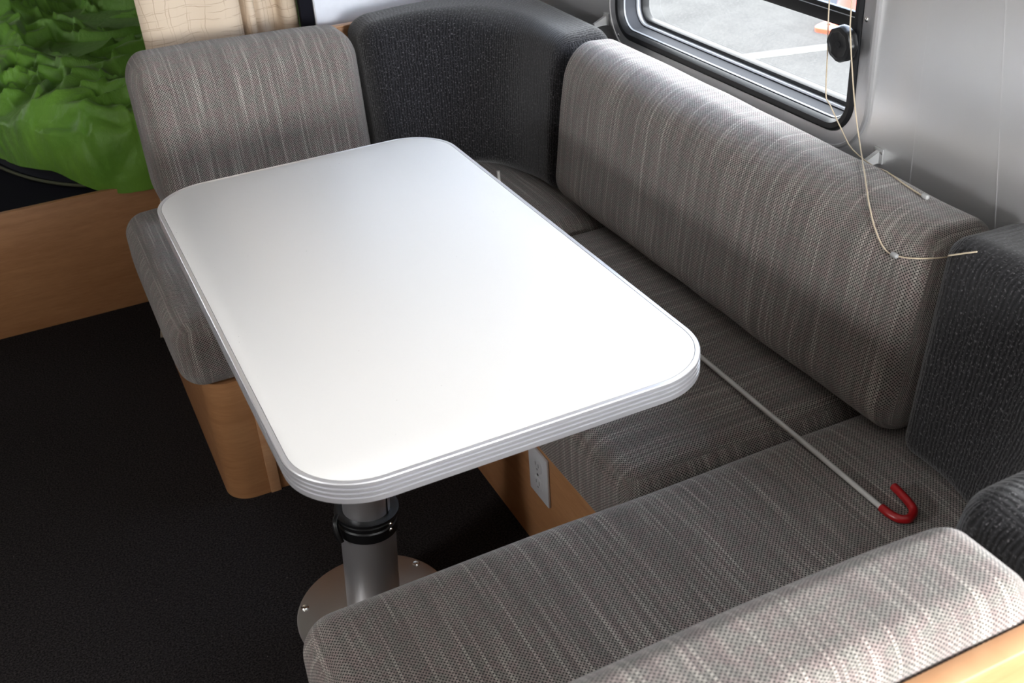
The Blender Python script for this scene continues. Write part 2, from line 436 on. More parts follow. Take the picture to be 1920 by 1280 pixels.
# ------------------------------------------------------------------ window
win = empty('window_1', (XW, 1.7435, 0.755))
tag(win, 'rounded aluminium framed trailer window over the long bench, looking onto asphalt', 'window', kind='structure')
def wpart(name, prof, m, closed=False, rect=WIN, r=0.095):
    bm = bmesh.new()
    rr_sweep(bm, rect, r, prof, lambda a, b_, d: (d - XW, a - 1.7435, b_ - 0.755), 14, closed)
    return link(name, bm, m, win, True, 35)
wpart('frame', [(0, XW), (0, XW - 0.006), (0.003, XW - 0.009), (0.0075, XW - 0.009), (0.0085, XW - 0.0075), (0.031, XW - 0.0065), (0.034, XW - 0.003), (0.034, XW)], M['frame'])
wpart('gasket', [(0.032, XW - 0.001), (0.033, XW - 0.009), (0.037, XW - 0.012), (0.046, XW - 0.011), (0.051, XW - 0.004), (0.0515, XW + 0.006)], M['rubber'])
wpart('inner_lip', [(0.0515, XW + 0.004), (0.053, XW + 0.001), (0.0545, XW + 0.004)], M['lip'])
wpart('reveal', [(0.053, XW + 0.004), (0.0555, XW + 0.034)], M['reveal'])
wpart('outer_lip', [(0.055, XW + 0.034), (0.0575, XW + 0.031), (0.060, XW + 0.033), (0.0605, XW + 0.044)], M['lip'])
wpart('outer_seal', [(0.060, XW + 0.044), (0.062, XW + 0.040), (0.068, XW + 0.040), (0.070, XW + 0.044), (0.070, XW + 0.056)], M['rubber'])
def wbox(name, b6, m, par=None, bev=0.001):
    return boxo(name, (b6[0] - XW, b6[1] - XW, b6[2] - 1.7435, b6[3] - 1.7435, b6[4] - 0.755, b6[5] - 0.755), m, par or win, bev)
rail = wbox('sash_rail', (XW + 0.044, XW + 0.052, WIN[0] + 0.058, WIN[1] - 0.058, 0.946, 0.977), M['black'])
wbox('pinstripe', (XW + 0.0432, XW + 0.0442, WIN[0] + 0.098, WIN[1] - 0.098, 0.9675, 0.969), M['lip'], rail, 0)
rail.location = (0, 0, 0)
wbox('pane', (XW + 0.046, XW + 0.049, WIN[0] + 0.062, WIN[1] - 0.062, 0.977, WIN[3] - 0.060), M['pane_blue'], None, 0)
wbox('pane', (XW + 0.049, XW + 0.052, WIN[0] + 0.066, WIN[1] - 0.066, WIN[2] + 0.066, 0.946), M['pane'], None, 0)
for yy, zz in ((1.3435, 0.992), (2.1225, 0.787), (2.143, 1.05)):
    bm = bmesh.new(); add_lathe(bm, [(0.0045, 0), (0.0045, -0.001), (0.003, -0.0022), (0.0012, -0.0026)], 16, (0, 0, 0), 'X')
    s = link('screw', bm, M['chrome'], win); s.location = (-0.0068, yy - 1.7435, zz - 0.755)
bm = bmesh.new()
add_lathe(bm, [(0.012, 0.02), (0.012, -0.004), (0.027, -0.006), (0.0295, -0.012), (0.0295, -0.019), (0.027, -0.0235), (0.021, -0.025), (0.019, -0.0235), (0.006, -0.0235)], 60, (0, 0, 0), 'X',
          lambda a: 1.0 + 0.030 * math.cos(8 * a))
kn = link('latch_knob', bm, M['black'], win); kn.location = (-0.012, 1.372 - 1.7435, 0.950 - 0.755)
kn['label'] = 'black lobed plastic window latch knob'
bm = bmesh.new(); add_lathe(bm, [(0.0055, -0.0225), (0.0055, -0.0245), (0.003, -0.0255)], 20, (0, 0, 0), 'X')
link('knob_screw', bm, M['rubber'], kn)

w2 = empty('added_window_2', (XW, -0.16, 0.80)); tag(w2, 'second rounded side window, added out of view beyond the maple backboard', 'window', kind='structure')
bm = bmesh.new(); rr_sweep(bm, (-0.576, 0.256, 0.764, 1.286), 0.095, [(0, XW), (0, XW - 0.006), (0.003, XW - 0.009), (0.031, XW - 0.0065), (0.036, XW - 0.003), (0.036, XW)], lambda a, b_, d: (d - XW, a + 0.16, b_ - 0.80), 12)
link('frame', bm, M['frame'], w2, True, 35)
# ------------------------------------------------------------------ outside
o = boxo('ground', (1.9, 40, -20, 45, -0.66, -0.6), M['asphalt'], bevel=0); tag(o, 'sunlit grey asphalt parking lot outside the window', 'ground', kind='structure')
bm = bmesh.new(); p0, p1 = on_z(1330, 116, -0.6), on_z(1572, 86, -0.6)
dv = (p1 - p0).normalized(); p0 = p0 - dv * 0.05; p1 = p1 + dv * 3.0; nv = Vector((-dv.y, dv.x, 0)) * 0.055
lo = [bm.verts.new(Vector((p.x, p.y, -0.6)) + s) for p, s in ((p0, -nv), (p1, -nv), (p1, nv), (p0, nv))]
hi = [bm.verts.new(Vector((p.x, p.y, -0.597)) + s) for p, s in ((p0, -nv), (p1, -nv), (p1, nv), (p0, nv))]
bm.faces.new(hi); bm.faces.new(lo[::-1])
for i in range(4): bm.faces.new((lo[i], lo[(i + 1) % 4], hi[(i + 1) % 4], hi[i]))
link('painted_line', bm, M['linepaint'], bpy.data.objects['ground'], False)

cp = on_z(1570, 56, -0.6)
cone = empty('traffic_cone', (cp.x + 0.07, cp.y - 0.03, -0.6), math.radians(20)); tag(cone, 'orange traffic cone standing on the asphalt outside the window', 'traffic cone')
bm = bmesh.new(); rr_sweep(bm, (-0.17, 0.17, -0.17, 0.17), 0.05, [(0, 0), (0, 0.025), (0.012, 0.035), (0.06, 0.038)], lambda a, b_, d: (a, b_, d), 6)
link('base', bm, M['orange'], cone)
bm = bmesh.new(); add_lathe(bm, [(0.125, 0.036), (0.105, 0.07), (0.028, 0.48), (0.02, 0.485)], 32); link('cone_body', bm, M['orange'], cone)
bm = bmesh.new(); add_lathe(bm, [(0.0805, 0.21), (0.0615, 0.315), (0.055, 0.315)], 32); link('reflective_band', bm, M['conewhite'], cone)

# ------------------------------------------------------------------ cushions
def axis_list(h, r, n, k=6):
    a = [-h + r * (1 - math.tan(math.radians(45 * (k - i) / k))) if i else -h for i in range(k + 1)]
    mid = [-h + r + (2 * (h - r)) * j / n for j in range(1, n)]
    return a + mid + [-q for q in reversed(a)]

def cushion_mesh(name, hx, hy, hz, r, nx, ny, nz, deform, material, parent=None, uoff=0.0, rx=None):
    """rounded foam block, local front is -Y; UVs in metres with v running front to back / up the front"""
    bm = bmesh.new(); cache = {}; pre = {}
    sx = (rx or r) / r; hx = hx / sx
    X, Y, Z = axis_list(hx, r, nx), axis_list(hy, r, ny), axis_list(hz, r, nz)
    def vert(p):
        key = tuple(round(c, 6) for c in p)
        if key in cache: return cache[key]
        q = Vector(p); inn = Vector((max(-hx + r, min(hx - r, q.x)), max(-hy + r, min(hy - r, q.y)), max(-hz + r, min(hz - r, q.z))))
        d = q - inn
        q2 = inn + d.normalized() * r if d.length > 1e-9 else q
        v = bm.verts.new(q2); cache[key] = v; pre[v] = q.copy(); return v
    faces = []
    def grid(A, B, fn, kind):
        for i in range(len(A) - 1):
            for j in range(len(B) - 1):
                f = bm.faces.new((vert(fn(A[i], B[j])), vert(fn(A[i + 1], B[j])), vert(fn(A[i + 1], B[j + 1])), vert(fn(A[i], B[j + 1]))))
                faces.append((f, kind))
    grid(X, Z, lambda a, b_: (a, -hy, b_), 'f'); grid(X, Z, lambda a, b_: (a, hy, b_), 'b')
    grid(X, Y, lambda a, b_: (a, b_, hz), 't'); grid(X, Y, lambda a, b_: (a, b_, -hz), 'u')
    grid(Y, Z, lambda a, b_: (-hx, a, b_), 's'); grid(Y, Z, lambda a, b_: (hx, a, b_), 's')
    uvl = bm.loops.layers.uv.new('UVMap')
    for f, kind in faces:
        for lp in f.loops:
            p = pre[lp.vert].copy(); p.x *= sx
            if kind == 'f': uv = (p.x, p.z)
            elif kind == 'b': uv = (p.x, hz * 2 + 2 * hy - p.z)
            elif kind == 't': uv = (p.x, hz + p.y + hy)
            elif kind == 'u': uv = (p.x, -hz - p.y - hy)
            else: uv = (p.y + 0.37, p.z)
            lp[uvl].uv = (uv[0] + uoff, uv[1])
    for v in bm.verts:
        v.co.x *= sx
        v.co = deform(v.co.copy())
    return link(name, bm, material, parent, True, 80)

def wavy(p, s, amp):
    return amp * (noise.noise(Vector((p.x * s, p.y * s, p.z * s + 3.1))))

def back_deform(hx, hy, hz, lean, roll=0.0, bulge=0.012, rear=0.0):
    def f(p):
        e = (1 - (p.x / hx) ** 6) * (1 - (p.z / hz) ** 4)
        t = (p.y + hy) / (2 * hy)
        front = -hy + lean * (p.z + hz) / (2 * hz) - bulge * e
        y = front + (hy - front) * t
        z = p.z - roll * p.x * (p.z + hz) / (2 * hz)
        z -= rear * t * (p.z + hz) / (2 * hz)
        z += 0.004 * (1 - (p.x / hx) ** 4) * (1 if p.z > 0 else 0)
        q = Vector((p.x, y, z))
        q.y += wavy(p, 9, 0.003); q.z += wavy(p + Vector((5, 0, 0)), 7, 0.003)
        return q
    return f

def seat_deform(hx, hy, hz, bulge=0.010):
    def f(p):
        ex, ey, ez = 1 - (p.x / hx) ** 6, 1 - (p.y / hy) ** 6, 1 - (p.z / hz) ** 4
        q = p.copy()
        q.z += bulge * ex * ey * (1 if p.z > 0 else 0) + wavy(p, 6, 0.004) * (1 if p.z > 0 else 0)
        q.y += (p.y / hy) * 0.006 * ex * ez
        q.x += (p.x / hx) * 0.006 * ey * ez
        return q
    return f

def cushion(name, label, cat, group, centre, rz, h, r, n, deform, m, uoff, rx=None):
    o = cushion_mesh(name, h[0], h[1], h[2], r, n[0], n[1], n[2], deform, m, None, uoff, rx)
    o.location = centre; o.rotation_euler = (0, 0, rz)
    return tag(o, label, cat, group)

ZS0, ZS1 = 0.300, 0.450
hz = (ZS1 - ZS0) / 2; zc = (ZS1 + ZS0) / 2
BY0, BY1 = 1.10, 1.934                          # front edges of the two cross benches
YB0, YB1 = 0.440, 2.602                         # backs of the two cross benches
XB = 1.215
hx = (XB - 0.132) / 2; hy = (YB1 - BY1) / 2
seat_far = cushion('seat_cushion', 'grey tweed seat cushion on the far bench, beyond the table', 'cushion', 'grey seat cushions',
        ((XB + 0.132) / 2, (YB1 + BY1) / 2, zc), 0, (hx, hy, hz), 0.048, (40, 26, 4), seat_deform(hx, hy, hz), M['grey'], 0.0)
hy2 = (BY0 - YB0) / 2
seat_near = cushion('seat_cushion', 'grey tweed seat cushion in front of the bright backrest, carrying the red hook', 'cushion', 'grey seat cushions',
        ((XB + 0.132) / 2, (BY0 + YB0) / 2, zc), math.pi, (hx, hy2, hz), 0.048, (40, 26, 4), seat_deform(hx, hy2, hz), M['grey'], 3.1)
hl = (BY1 - BY0) / 2 - 0.013; hd = (XB - 0.655) / 2
seat_long = cushion('seat_cushion', 'grey tweed seat cushion under the long window backrest, between two cross benches', 'cushion', 'grey seat cushions',
        ((XB + 0.655) / 2, (BY0 + BY1) / 2, zc), -math.pi / 2, (hl, hd, hz), 0.034, (34, 22, 4), seat_deform(hl, hd, hz, 0.004), M['grey'], 6.7)

ZB0, ZB1 = 0.464, 0.816
hb = (ZB1 - ZB0) / 2; zb = (ZB0 + ZB1) / 2
h = (0.262, 0.093, hb)
cushion('back_cushion', 'grey tweed back cushion of the far bench, before the beige curtain', 'cushion', 'grey back cushions',
        (0.476, 2.608 - h[1], zb), 0, h, 0.066, (24, 8, 18), back_deform(*h, 0.045, 0.035), M['grey'], 1.3, 0.050)
hl_b = (0.814 - ZB0) / 2
h = (0.543, 0.0985, hl_b)
back_long = cushion('back_cushion', 'long grey tweed back cushion under the window', 'cushion', 'grey back cushions',
        (1.2085 - h[1], 1.5175, ZB0 + hl_b), -math.pi / 2, h, 0.074, (44, 6, 18), back_deform(*h, 0.05, 0.0165, 0.014, 0.010), M['grey'], 4.4, 0.036)
h = (0.262, 0.066, hb)
cushion('back_cushion', 'brightly lit grey tweed back cushion against the maple backboard', 'cushion', 'grey back cushions',
        (0.405, 0.4335 + h[1], zb), math.pi, h, 0.032, (24, 8, 18), back_deform(*h, 0.022, 0.0, 0.012), M['grey'], 8.2)

# corner cushions: foam curved round the corner of the bench
def fillet_path(a, c, e, r, n=40):
    """from a to corner c to e with a fillet of radius r (right angle); returns function of 0..1"""
    a, c, e = Vector(a), Vector(c), Vector(e)
    d1, d2 = (a - c).normalized(), (e - c).normalized()
    t1, t2 = c + d1 * r, c + d2 * r; o = c + (d1 + d2) * r
    pts = [a]
    for k in range(n + 1):
        t = math.radians(90 * k / n)
        pts.append(o - d2 * r * math.cos(t) - d1 * r * math.sin(t))
    pts.append(e)
    ln = [0]
    for p, q in zip(pts, pts[1:]): ln.append(ln[-1] + (q - p).length)
    def f(s):
        s = max(0, min(1, s)) * ln[-1]
        for i in range(len(pts) - 1):
            if s <= ln[i + 1] or i == len(pts) - 2:
                w = (s - ln[i]) / max(1e-9, ln[i + 1] - ln[i]); return pts[i].lerp(pts[i + 1], w)
    return f, ln[-1]

def corner_cushion(label, mirror, uoff, xe=0.745, dy=0.0, rad=0.042):
    F0, l0 = fillet_path((1.030, 2.068), (1.030, 2.388 + dy), (xe, 2.388 + dy), 0.28)
    F1, l1 = fillet_path((1.062, 2.068), (1.062, 2.455 + dy), (xe, 2.455 + dy), 0.23)
    Bf, lb = fillet_path((1.206, 2.066), (1.206, 2.603), (xe - 0.003, 2.603), 0.12)
    hx_, hy_, hz_ = 0.30, 0.075, hb
    org = Vector((0.98, 2.36, zb))
    def f(p):
        s = (p.x + hx_) / (2 * hx_); t = (p.y + hy_) / (2 * hy_); w = (p.z + hz_) / (2 * hz_)
        a = F0(s).lerp(F1(s), w); b_ = Bf(s)
        e = (1 - (2 * s - 1) ** 6) * (1 - (2 * w - 1) ** 4) * (1 - t)
        q = a.lerp(b_, t)
        dirv = (b_ - a).normalized()
        q = q - dirv * 0.008 * e
        z = p.z + wavy(p + Vector((uoff, 0, 0)), 8, 0.004) + 0.006 * (1 - (2 * s - 1) ** 4) * (1 if w > 0.5 else 0)
        y = q.y - org.y
        if mirror: y = -y
        return Vector((q.x - org.x, y, z))
    o = cushion_mesh('corner_cushion', hx_, hy_, hz_, rad, 46, 8, 18, f, M['charcoal'], None, uoff)
    o.location = (org.x, org.y if not mirror else 3.035 - org.y, org.z)
    return tag(o, label, 'cushion', 'charcoal corner cushions')
corner_cushion('charcoal corner back cushion beside the pale bulkhead, at the far end of the window bench', False, 0.0)
corner_near = corner_cushion('charcoal corner back cushion beside the red hook and brightly lit backrest', True, 2.0, 0.690, 0.020, 0.034)

# ------------------------------------------------------------------ bench bases
def rounded_front(bm, x0, x1, y0, y1, z0, z1, r):
    """box whose vertical edge at (x0, y0) is rounded (y0 may be greater than y1)"""
    s = 1 if y1 > y0 else -1
    pts = [(x1, y0)] + [(x0 + r - r * math.sin(t), y0 + s * (r - r * math.cos(t))) for t in [math.radians(90 * k / 10) for k in range(11)]] + [(x0, y1), (x1, y1)]
    lo = [bm.verts.new((x, y, z0)) for x, y in pts]; hi = [bm.verts.new((x, y, z1)) for x, y in pts]
    n = len(pts)
    for i in range(n): bm.faces.new((lo[i], lo[(i + 1) % n], hi[(i + 1) % n], hi[i]))
    bm.faces.new(hi); bm.faces.new(lo[::-1])
    return bm
def bench(label, yf, yb, far):
    o = empty('bench_base', (0.165, yf, 0)); tag(o, label, 'bench base', 'maple bench bases')
    s = 1 if far else -1; d = abs(yb - yf)
    bm = bmesh.new(); rounded_front(bm, 0, 0.097, 0, s * d, 0, 0.2985, 0.055); link('corner_post', bm, M['maple'], o)
    y = sorted((0.002 * s, s * d)); boxo('front_panel', (0.0975, 1.045, y[0], y[1], 0, 0.2985), M['maple'], o, 0.001)
    y = sorted((-0.004 * s, 0.0018 * s)); boxo('joint_batten', (0.086, 0.109, y[0], y[1], 0.0, 0.2985), M['maple_pale'], o, 0.0012)
    return o
bench('maple veneer bench base with rounded post, under the far seat beyond the table', 1.952, 2.606, True)
bench('maple veneer bench base with rounded post, under the seat carrying the red hook', 1.082, 0.434, False)
lb_ = empty('bench_base', (0.68, 1.517, 0)); tag(lb_, 'straight maple veneer bench base with the white outlet, under the long window seat', 'bench base', 'maple bench bases')
boxo('front_panel', (0.0, 0.018, -0.432, 0.432, 0, 0.2985), M['maple'], lb_, 0.001)
boxo('carcass', (0.0185, 0.53, -0.430, 0.430, 0, 0.2980), M['maple_pale'], lb_, 0.001)

def backboard(label, y0, y1, x0, x1, z1):
    o = empty('backboard', ((x0 + x1) / 2, (y0 + y1) / 2, 0)); tag(o, label, 'panel', 'maple backboards')
    w = (x1 - x0) / 2; t = (y1 - y0) / 2
    boxo('panel', (-w, w, -t, t, 0, z1 - 0.004), M['maple'], o, 0.0008)
    boxo('top_edging', (-w, w, -t, t, z1 - 0.004, z1), M['maple_pale'], o, 0.001)
    return o
backboard('maple backboard behind the brightly lit back cushion', 0.408, 0.430, 0.12, 1.2, 0.783)
backboard('maple backboard behind the far bench, before the beige curtain', 2.613, 2.635, 0.26, 1.2, 0.786)

# ------------------------------------------------------------------ outlet
ou = empty('power_outlet', (0.68, 1.471, 0.2115)); tag(ou, 'white duplex power outlet on the maple base under the long seat', 'outlet')
boxo('face_plate', (-0.006, 0.0, -0.039, 0.039, -0.0555, 0.0555), M['white_pl'], ou, 0.002)
for zz in (-0.021, 0.021):
    bm = bmesh.new(); rr_sweep(bm, (-0.0165, 0.0165, zz - 0.0140, zz + 0.0140), 0.010, [(0, -0.005), (0, -0.0066), (0.001, -0.0072), (0.008, -0.0072)], lambda a, b_, d: (d, a, b_), 6)
    bm.faces.new(list(bm.verts)[-28:])
    rc = link('socket', bm, M['white_pl'], ou)
    for yy, hh in ((-0.006, 0.0045), (0.006, 0.0038)):
        boxo('slot', (-0.0075, -0.0070, yy - 0.0011, yy + 0.0011, zz + 0.003 - hh, zz + 0.003 + hh), M['slot'], rc, 0)
    bm = bmesh.new(); add_lathe(bm, [(0.0024, -0.0070), (0.0024, -0.0075)], 12, (0, 0, zz - 0.008), 'X'); link('slot', bm, M['slot'], rc)
bm = bmesh.new(); add_lathe(bm, [(0.0032, -0.006), (0.0030, -0.0068), (0.001, -0.0072)], 12, (0, 0, 0), 'X'); link('screw', bm, M['chrome'], ou)

# ------------------------------------------------------------------ table
TX0, TX1, TY0, TY1, TZ = 0.1560, 0.7285, 0.970, 1.981, 0.720
TT = 0.030; TR = 0.101
PB = Vector((0.333, 1.507, 0))
tb = empty('dinette_table', PB); tag(tb, 'white laminate dinette table with ribbed aluminium edge on a steel pedestal', 'table')
def tpl(a, b_, d): return (a - PB.x, b_ - PB.y, d)
E_IN = 0.0075
bm = bmesh.new()
lp = rr_sweep(bm, (TX0, TX1, TY0, TY1), TR, [(E_IN, TZ - TT + 0.002), (E_IN, TZ - 0.0004), (E_IN + 0.0008, TZ)], tpl, 16)
bm.faces.new(lp[-1]); bm.faces.new(lp[0][::-1])
link('tabletop', bm, M['laminate'], tb, True, 30)
bm = bmesh.new()
prof = [(E_IN - 0.0007, TZ - 0.0060), (E_IN - 0.0007, TZ - 0.0004), (E_IN - 0.0010, TZ - 0.0002), (0.0012, TZ - 0.0002), (0.0, TZ - 0.0014)]
z = TZ - 0.0062
for k in range(3):
    prof += [(0.0, z), (0.0006, z - 0.0003), (0.0058, z - 0.0006), (0.0058, z - 0.0021), (0.0006, z - 0.0024), (0.0, z - 0.0027)]
    z -= 0.0066
prof += [(0.0, TZ - TT + 0.001), (0.0014, TZ - TT), (E_IN + 0.002, TZ - TT)]
rr_sweep(bm, (TX0, TX1, TY0, TY1), TR, prof, tpl, 18)
et = link('edge_trim', bm, M['edge'], tb, True, 30); et['label'] = 'ribbed aluminium edge trim'
# pedestal
bm = bmesh.new(); add_lathe(bm, [(0.13, 0.672), (0.13, 0.690)], 48); mp_ = link('mounting_plate', bm, M['black'], tb); mp_.location = (0.050, 0, -0.0005)
LEAN = 0.070
def lean(o): o.rotation_euler = (0, math.atan(LEAN), 0); return o
bm = bmesh.new(); add_lathe(bm, [(0.0425, 0.232), (0.0425, 0.660)], 64); lean(link('upper_column', bm, M['steel'], tb))
boxo('column_seam', (0.0270, 0.0290, -0.0340, -0.0325, 0.243, 0.655), M['black'], bpy.data.objects['upper_column'], 0.0004)
bm = bmesh.new(); add_lathe(bm, [(0.0500, 0.002), (0.0500, 0.226)], 64); lean(link('lower_column', bm, M['steel'], tb))
bm = bmesh.new(); add_lathe(bm, [(0.052, 0.200), (0.0548, 0.202), (0.0548, 0.221), (0.0525, 0.2235), (0.0525, 0.2255), (0.0548, 0.228), (0.0548, 0.233), (0.0525, 0.235), (0.0525, 0.237), (0.0580, 0.239), (0.0580, 0.244), (0.050, 0.246), (0.0437, 0.243)], 64)
col_ = lean(link('clamp_collar', bm, M['black'], tb)); col_['label'] = 'black plastic clamp collar'
bm = bmesh.new(); add_tube(bm, smooth_path([(-0.054, 0.0, 0.242), (-0.062, -0.012, 0.238), (-0.063, -0.022, 0.224), (-0.059, -0.030, 0.206)], 6), 0.0055, 10); link('clamp_lever', bm, M['black'], col_)
for zz in (0.219, 0.231):
    bm = bmesh.new(); add_lathe(bm, [(0.0032, 0.0), (0.0032, -0.003), (0.0016, -0.0044)], 14, (0.027, -0.0468, zz), 'Y'); link('screw', bm, M['chrome'], col_)
bm = bmesh.new(); add_lathe(bm, [(0.1455, 0.0), (0.1455, 0.003), (0.1415, 0.0046), (0.0515, 0.0046)], 72)
bp = link('base_plate', bm, M['plate'], tb)
for k in range(6):
    a = math.radians(152 + 60 * k)
    bm = bmesh.new(); add_lathe(bm, [(0.0075, 0.0), (0.0075, 0.0015), (0.0055, 0.0034), (0.002, 0.0030)], 20, (0.133 * math.cos(a), 0.133 * math.sin(a), 0.0046)); link('screw', bm, M['chrome'], bp)
bm = bmesh.new(); add_lathe(bm, [(0.0500, 0.0046), (0.0565, 0.0046), (0.0555, 0.007), (0.0500, 0.009)], 60); link('weld_collar', bm, M['plate'], bp)

# ------------------------------------------------------------------ pole with red hook lying on the seats
ZP = 0.4645
hk = empty('hooked_pole', (0.938, 0.885, ZP)); tag(hk, 'thin grey pole with a red vinyl hook lying on the seats beside the table', 'pole')
p_a = on_z(1655, 953, ZP); p_b = on_z(1312, 667, ZP)
dr = (p_b - p_a).normalized(); p_end = p_a + dr * 1.30
o3 = Vector((0.938, 0.885, ZP))
bm = bmesh.new(); add_tube(bm, [p_a - o3 - dr * 0.0, p_end - o3 - dr * 0.02, p_end - o3 + Vector((0, 0, 0.0))] + [p_end - o3 + dr * 0.010 + Vector((0, 0, 0.012)), p_end - o3 + dr * 0.012 + Vector((0, 0, 0.045))], 0.0042, 12)
link('rod', bm, M['rodgrey'], hk)
hook_px = [(1653, 951), (1668, 963), (1686, 972), (1704, 972), (1713, 958), (1706, 944), (1690, 926), (1676, 912)]
bm = bmesh.new(); add_tube(bm, smooth_path([on_z(x, y, ZP + 0.002) - o3 for x, y in hook_px], 8), 0.0062, 14)
hh = link('hook', bm, M['red'], hk); hh['label'] = 'red vinyl coated hook'

# ------------------------------------------------------------------ blind cords, brackets, blind cassette
def surf(o):
    bpy.context.view_layer.update()
    me = o.data; mw = o.matrix_world
    return BVHTree.FromPolygons([mw @ v.co for v in me.vertices], [tuple(p.vertices) for p in me.polygons])
BVH = surf(back_long); BVHC = surf(corner_near)
def drop(p):
    """rest a point on the cushions below it"""
    zs = []
    for b_ in (BVH, BVHC):
        h_ = b_.ray_cast(Vector((p[0], p[1], 1.4)), Vector((0, 0, -1)))
        if h_[0] is not None: zs.append(h_[0].z)
    return Vector((p[0], p[1], max(zs) + 0.0022)) if zs else Vector(p)
def cast(px, py, off=0.002):
    best = None
    for b_ in (BVH, BVHC):
        h_ = b_.ray_cast(Vector((0, 0, CAMZ)), ray(px, py))
        if h_[0] is not None and (best is None or h_[3] < best[1]): best = (h_[0] + h_[1] * (off if h_[1].dot(ray(px, py)) < 0 else -off), h_[3])
    return best[0] if best else None

blind = empty('window_blind', (1.213, 1.7435, 1.28)); tag(blind, 'raised window blind with two cream pull cords trailing onto the long cushion', 'blind')
BO = Vector(blind.location)
def cord(label, pts, bead_at):
    P = [Vector(p) - BO for p in pts]
    bm = bmesh.new(); add_tube(bm, smooth_path(P, 3), 0.0011, 8); o = link('pull_cord', bm, M['cord'], blind); o['label'] = label
    bm = bmesh.new()
    add_lathe(bm, [(0.0012, -0.007), (0.0036, -0.005), (0.0042, 0), (0.0036, 0.005), (0.0012, 0.007)], 14, (0, 0, 0), 'Y')
    bd = link('cord_bead', bm, M['acrylic'], o); bd.location = Vector(bead_at) - BO
    return o
XC = 1.214
c1 = [(XC, 1.412, 1.245), on_x(1555, 0, XC), on_x(1552, 90, XC), on_x(1548.5, 176, XC), on_x(1556, 196, XC), on_x(1580, 247, XC), on_x(1598, 280, 1.205)]
c1 += [drop((1.185, 1.238)), drop((1.165, 1.185)), drop((1.152, 1.13)), drop((1.147, 1.088))]
cord('cream blind cord resting its bead on top of the long cushion by the wall', c1, drop((1.146, 1.084)) + Vector((0, 0, 0.002)))
c2 = [(XC, 1.368, 1.245), on_x(1597, 0, XC - 0.03), on_x(1594.5, 66, XC - 0.035), on_x(1602, 190, XC - 0.02), on_x(1610, 255, 1.205)]
way = smooth_path([(x, y, 0) for x, y in ((1612, 285), (1617, 310), (1626, 360), (1638, 415), (1652, 452), (1666, 472), (1680, 479), (1706, 484), (1740, 484), (1775, 481), (1805, 477), (1834, 474))], 4)
for w_ in way:
    h_ = cast(w_.x, w_.y, 0.0032)
    if h_ is not None and (len(c2) < 6 or (h_ - c2[-1]).length < 0.06): c2.append(h_)
cord('cream blind cord looping down over the front of the long cushion', c2, cast(1680, 479, 0.004) or c2[-1])

boxo('cassette', (-0.023, 0.023, -0.44, 0.44, -0.018, 0.02), M['white_pl'], blind, 0.006)

def bracket(label, y, z, s):
    """clear wedge with a bored end, screwed to the wall"""
    o = empty('blind_bracket', (XW, y, z)); tag(o, label, 'bracket', 'clear blind brackets')
    bm = bmesh.new()
    tri = [(0.0, 0.0), (-0.036, -0.016), (-0.036, -0.020), (-0.032, -0.023), (0.0, -0.023)]      # x out of the wall, z
    lo = [bm.verts.new((x, -0.004, zz)) for x, zz in tri]; hi = [bm.verts.new((x, 0.004, zz)) for x, zz in tri]
    bm.faces.new(lo); bm.faces.new(hi[::-1])
    for i in range(5): bm.faces.new((lo[i], lo[(i + 1) % 5], hi[(i + 1) % 5], hi[i]))
    link('wedge', bm, M['acrylic'], o, False)
    boxo('wall_flange', (-0.004, 0.0, -0.011, 0.011, -0.023, 0.003), M['acrylic'], o, 0.001)
    bm = bmesh.new(); add_lathe(bm, [(0.0025, -0.004), (0.0025, -0.005), (0.001, -0.0058)], 12, (0, -0.0078 * s, -0.004), 'X'); link('screw', bm, M['chrome'], o)
bracket('clear plastic blind bracket by the blind cords and long cushion', 1.288, 0.790, 1)
bracket('clear plastic blind bracket beside the charcoal far corner cushion', 2.185, 0.820, -1)

# ------------------------------------------------------------------ bed
bb = empty('bed_base', (0.4, 3.0, 0)); tag(bb, 'maple fronted bed base standing on the carpet below the green duvet', 'bed')
boxo('front_panel', (-0.75, 0.84, 0.0, 0.018, 0.0, 0.356), M['maple'], bb, 0.001)
boxo('platform', (-0.75, 0.84, 0.0185, 2.14, 0.30, 0.354), M['dark_navy'], bb, 0.001)
boxo('side_panel', (-0.75, -0.732, 0.0185, 2.14, 0.0, 0.2995), M['maple'], bb, 0.001)

# mattress outline: rounded at its aisle corner
MC = Vector((0.52, 4.05))
def outline(n_arc=60):
    pts = []
    x0, x1, y0, y1 = -0.20, 1.235, 3.005, 5.10
    rx, ry = 0.46, 0.90
    for k in range(n_arc + 1):
        t = math.radians(90 * k / n_arc); pts.append(Vector((x0 + rx - rx * math.cos(t), y0 + ry - ry * math.sin(t))))
    pts.append(Vector((x1, y0))); pts.append(Vector((x1, y1))); pts.append(Vector((x0, y1)))
    return pts
OUT = outline()
def out_at(theta):
    d = Vector((math.cos(theta), math.sin(theta))); best = None; n = len(OUT)
    for i in range(n):
        a, b_ = OUT[i] - MC, OUT[(i + 1) % n] - MC
        e = b_ - a; den = d.x * e.y - d.y * e.x
        if abs(den) < 1e-9: continue
        t = (a.x * e.y - a.y * e.x) / den; u = (a.x * d.y - a.y * d.x) / den
        if t > 0 and -1e-6 <= u <= 1 + 1e-6: best = t if best is None else min(best, t)
    return best
bm = bmesh.new(); z_lv = [0.356, 0.362, 0.50, 0.515]; ins = [0.012, 0.0, 0.0, 0.015]
rings = [[bm.verts.new((MC.x + (p.x - MC.x) * (1 - i_), MC.y + (p.y - MC.y) * (1 - i_), z_)) for p in OUT] for z_, i_ in zip(z_lv, ins)]
for a, b_ in zip(rings, rings[1:]):
    for i in range(len(a)): bm.faces.new((a[i], a[(i + 1) % len(a)], b_[(i + 1) % len(a)], b_[i]))
bm.faces.new(rings[-1]); bm.faces.new(rings[0][::-1])
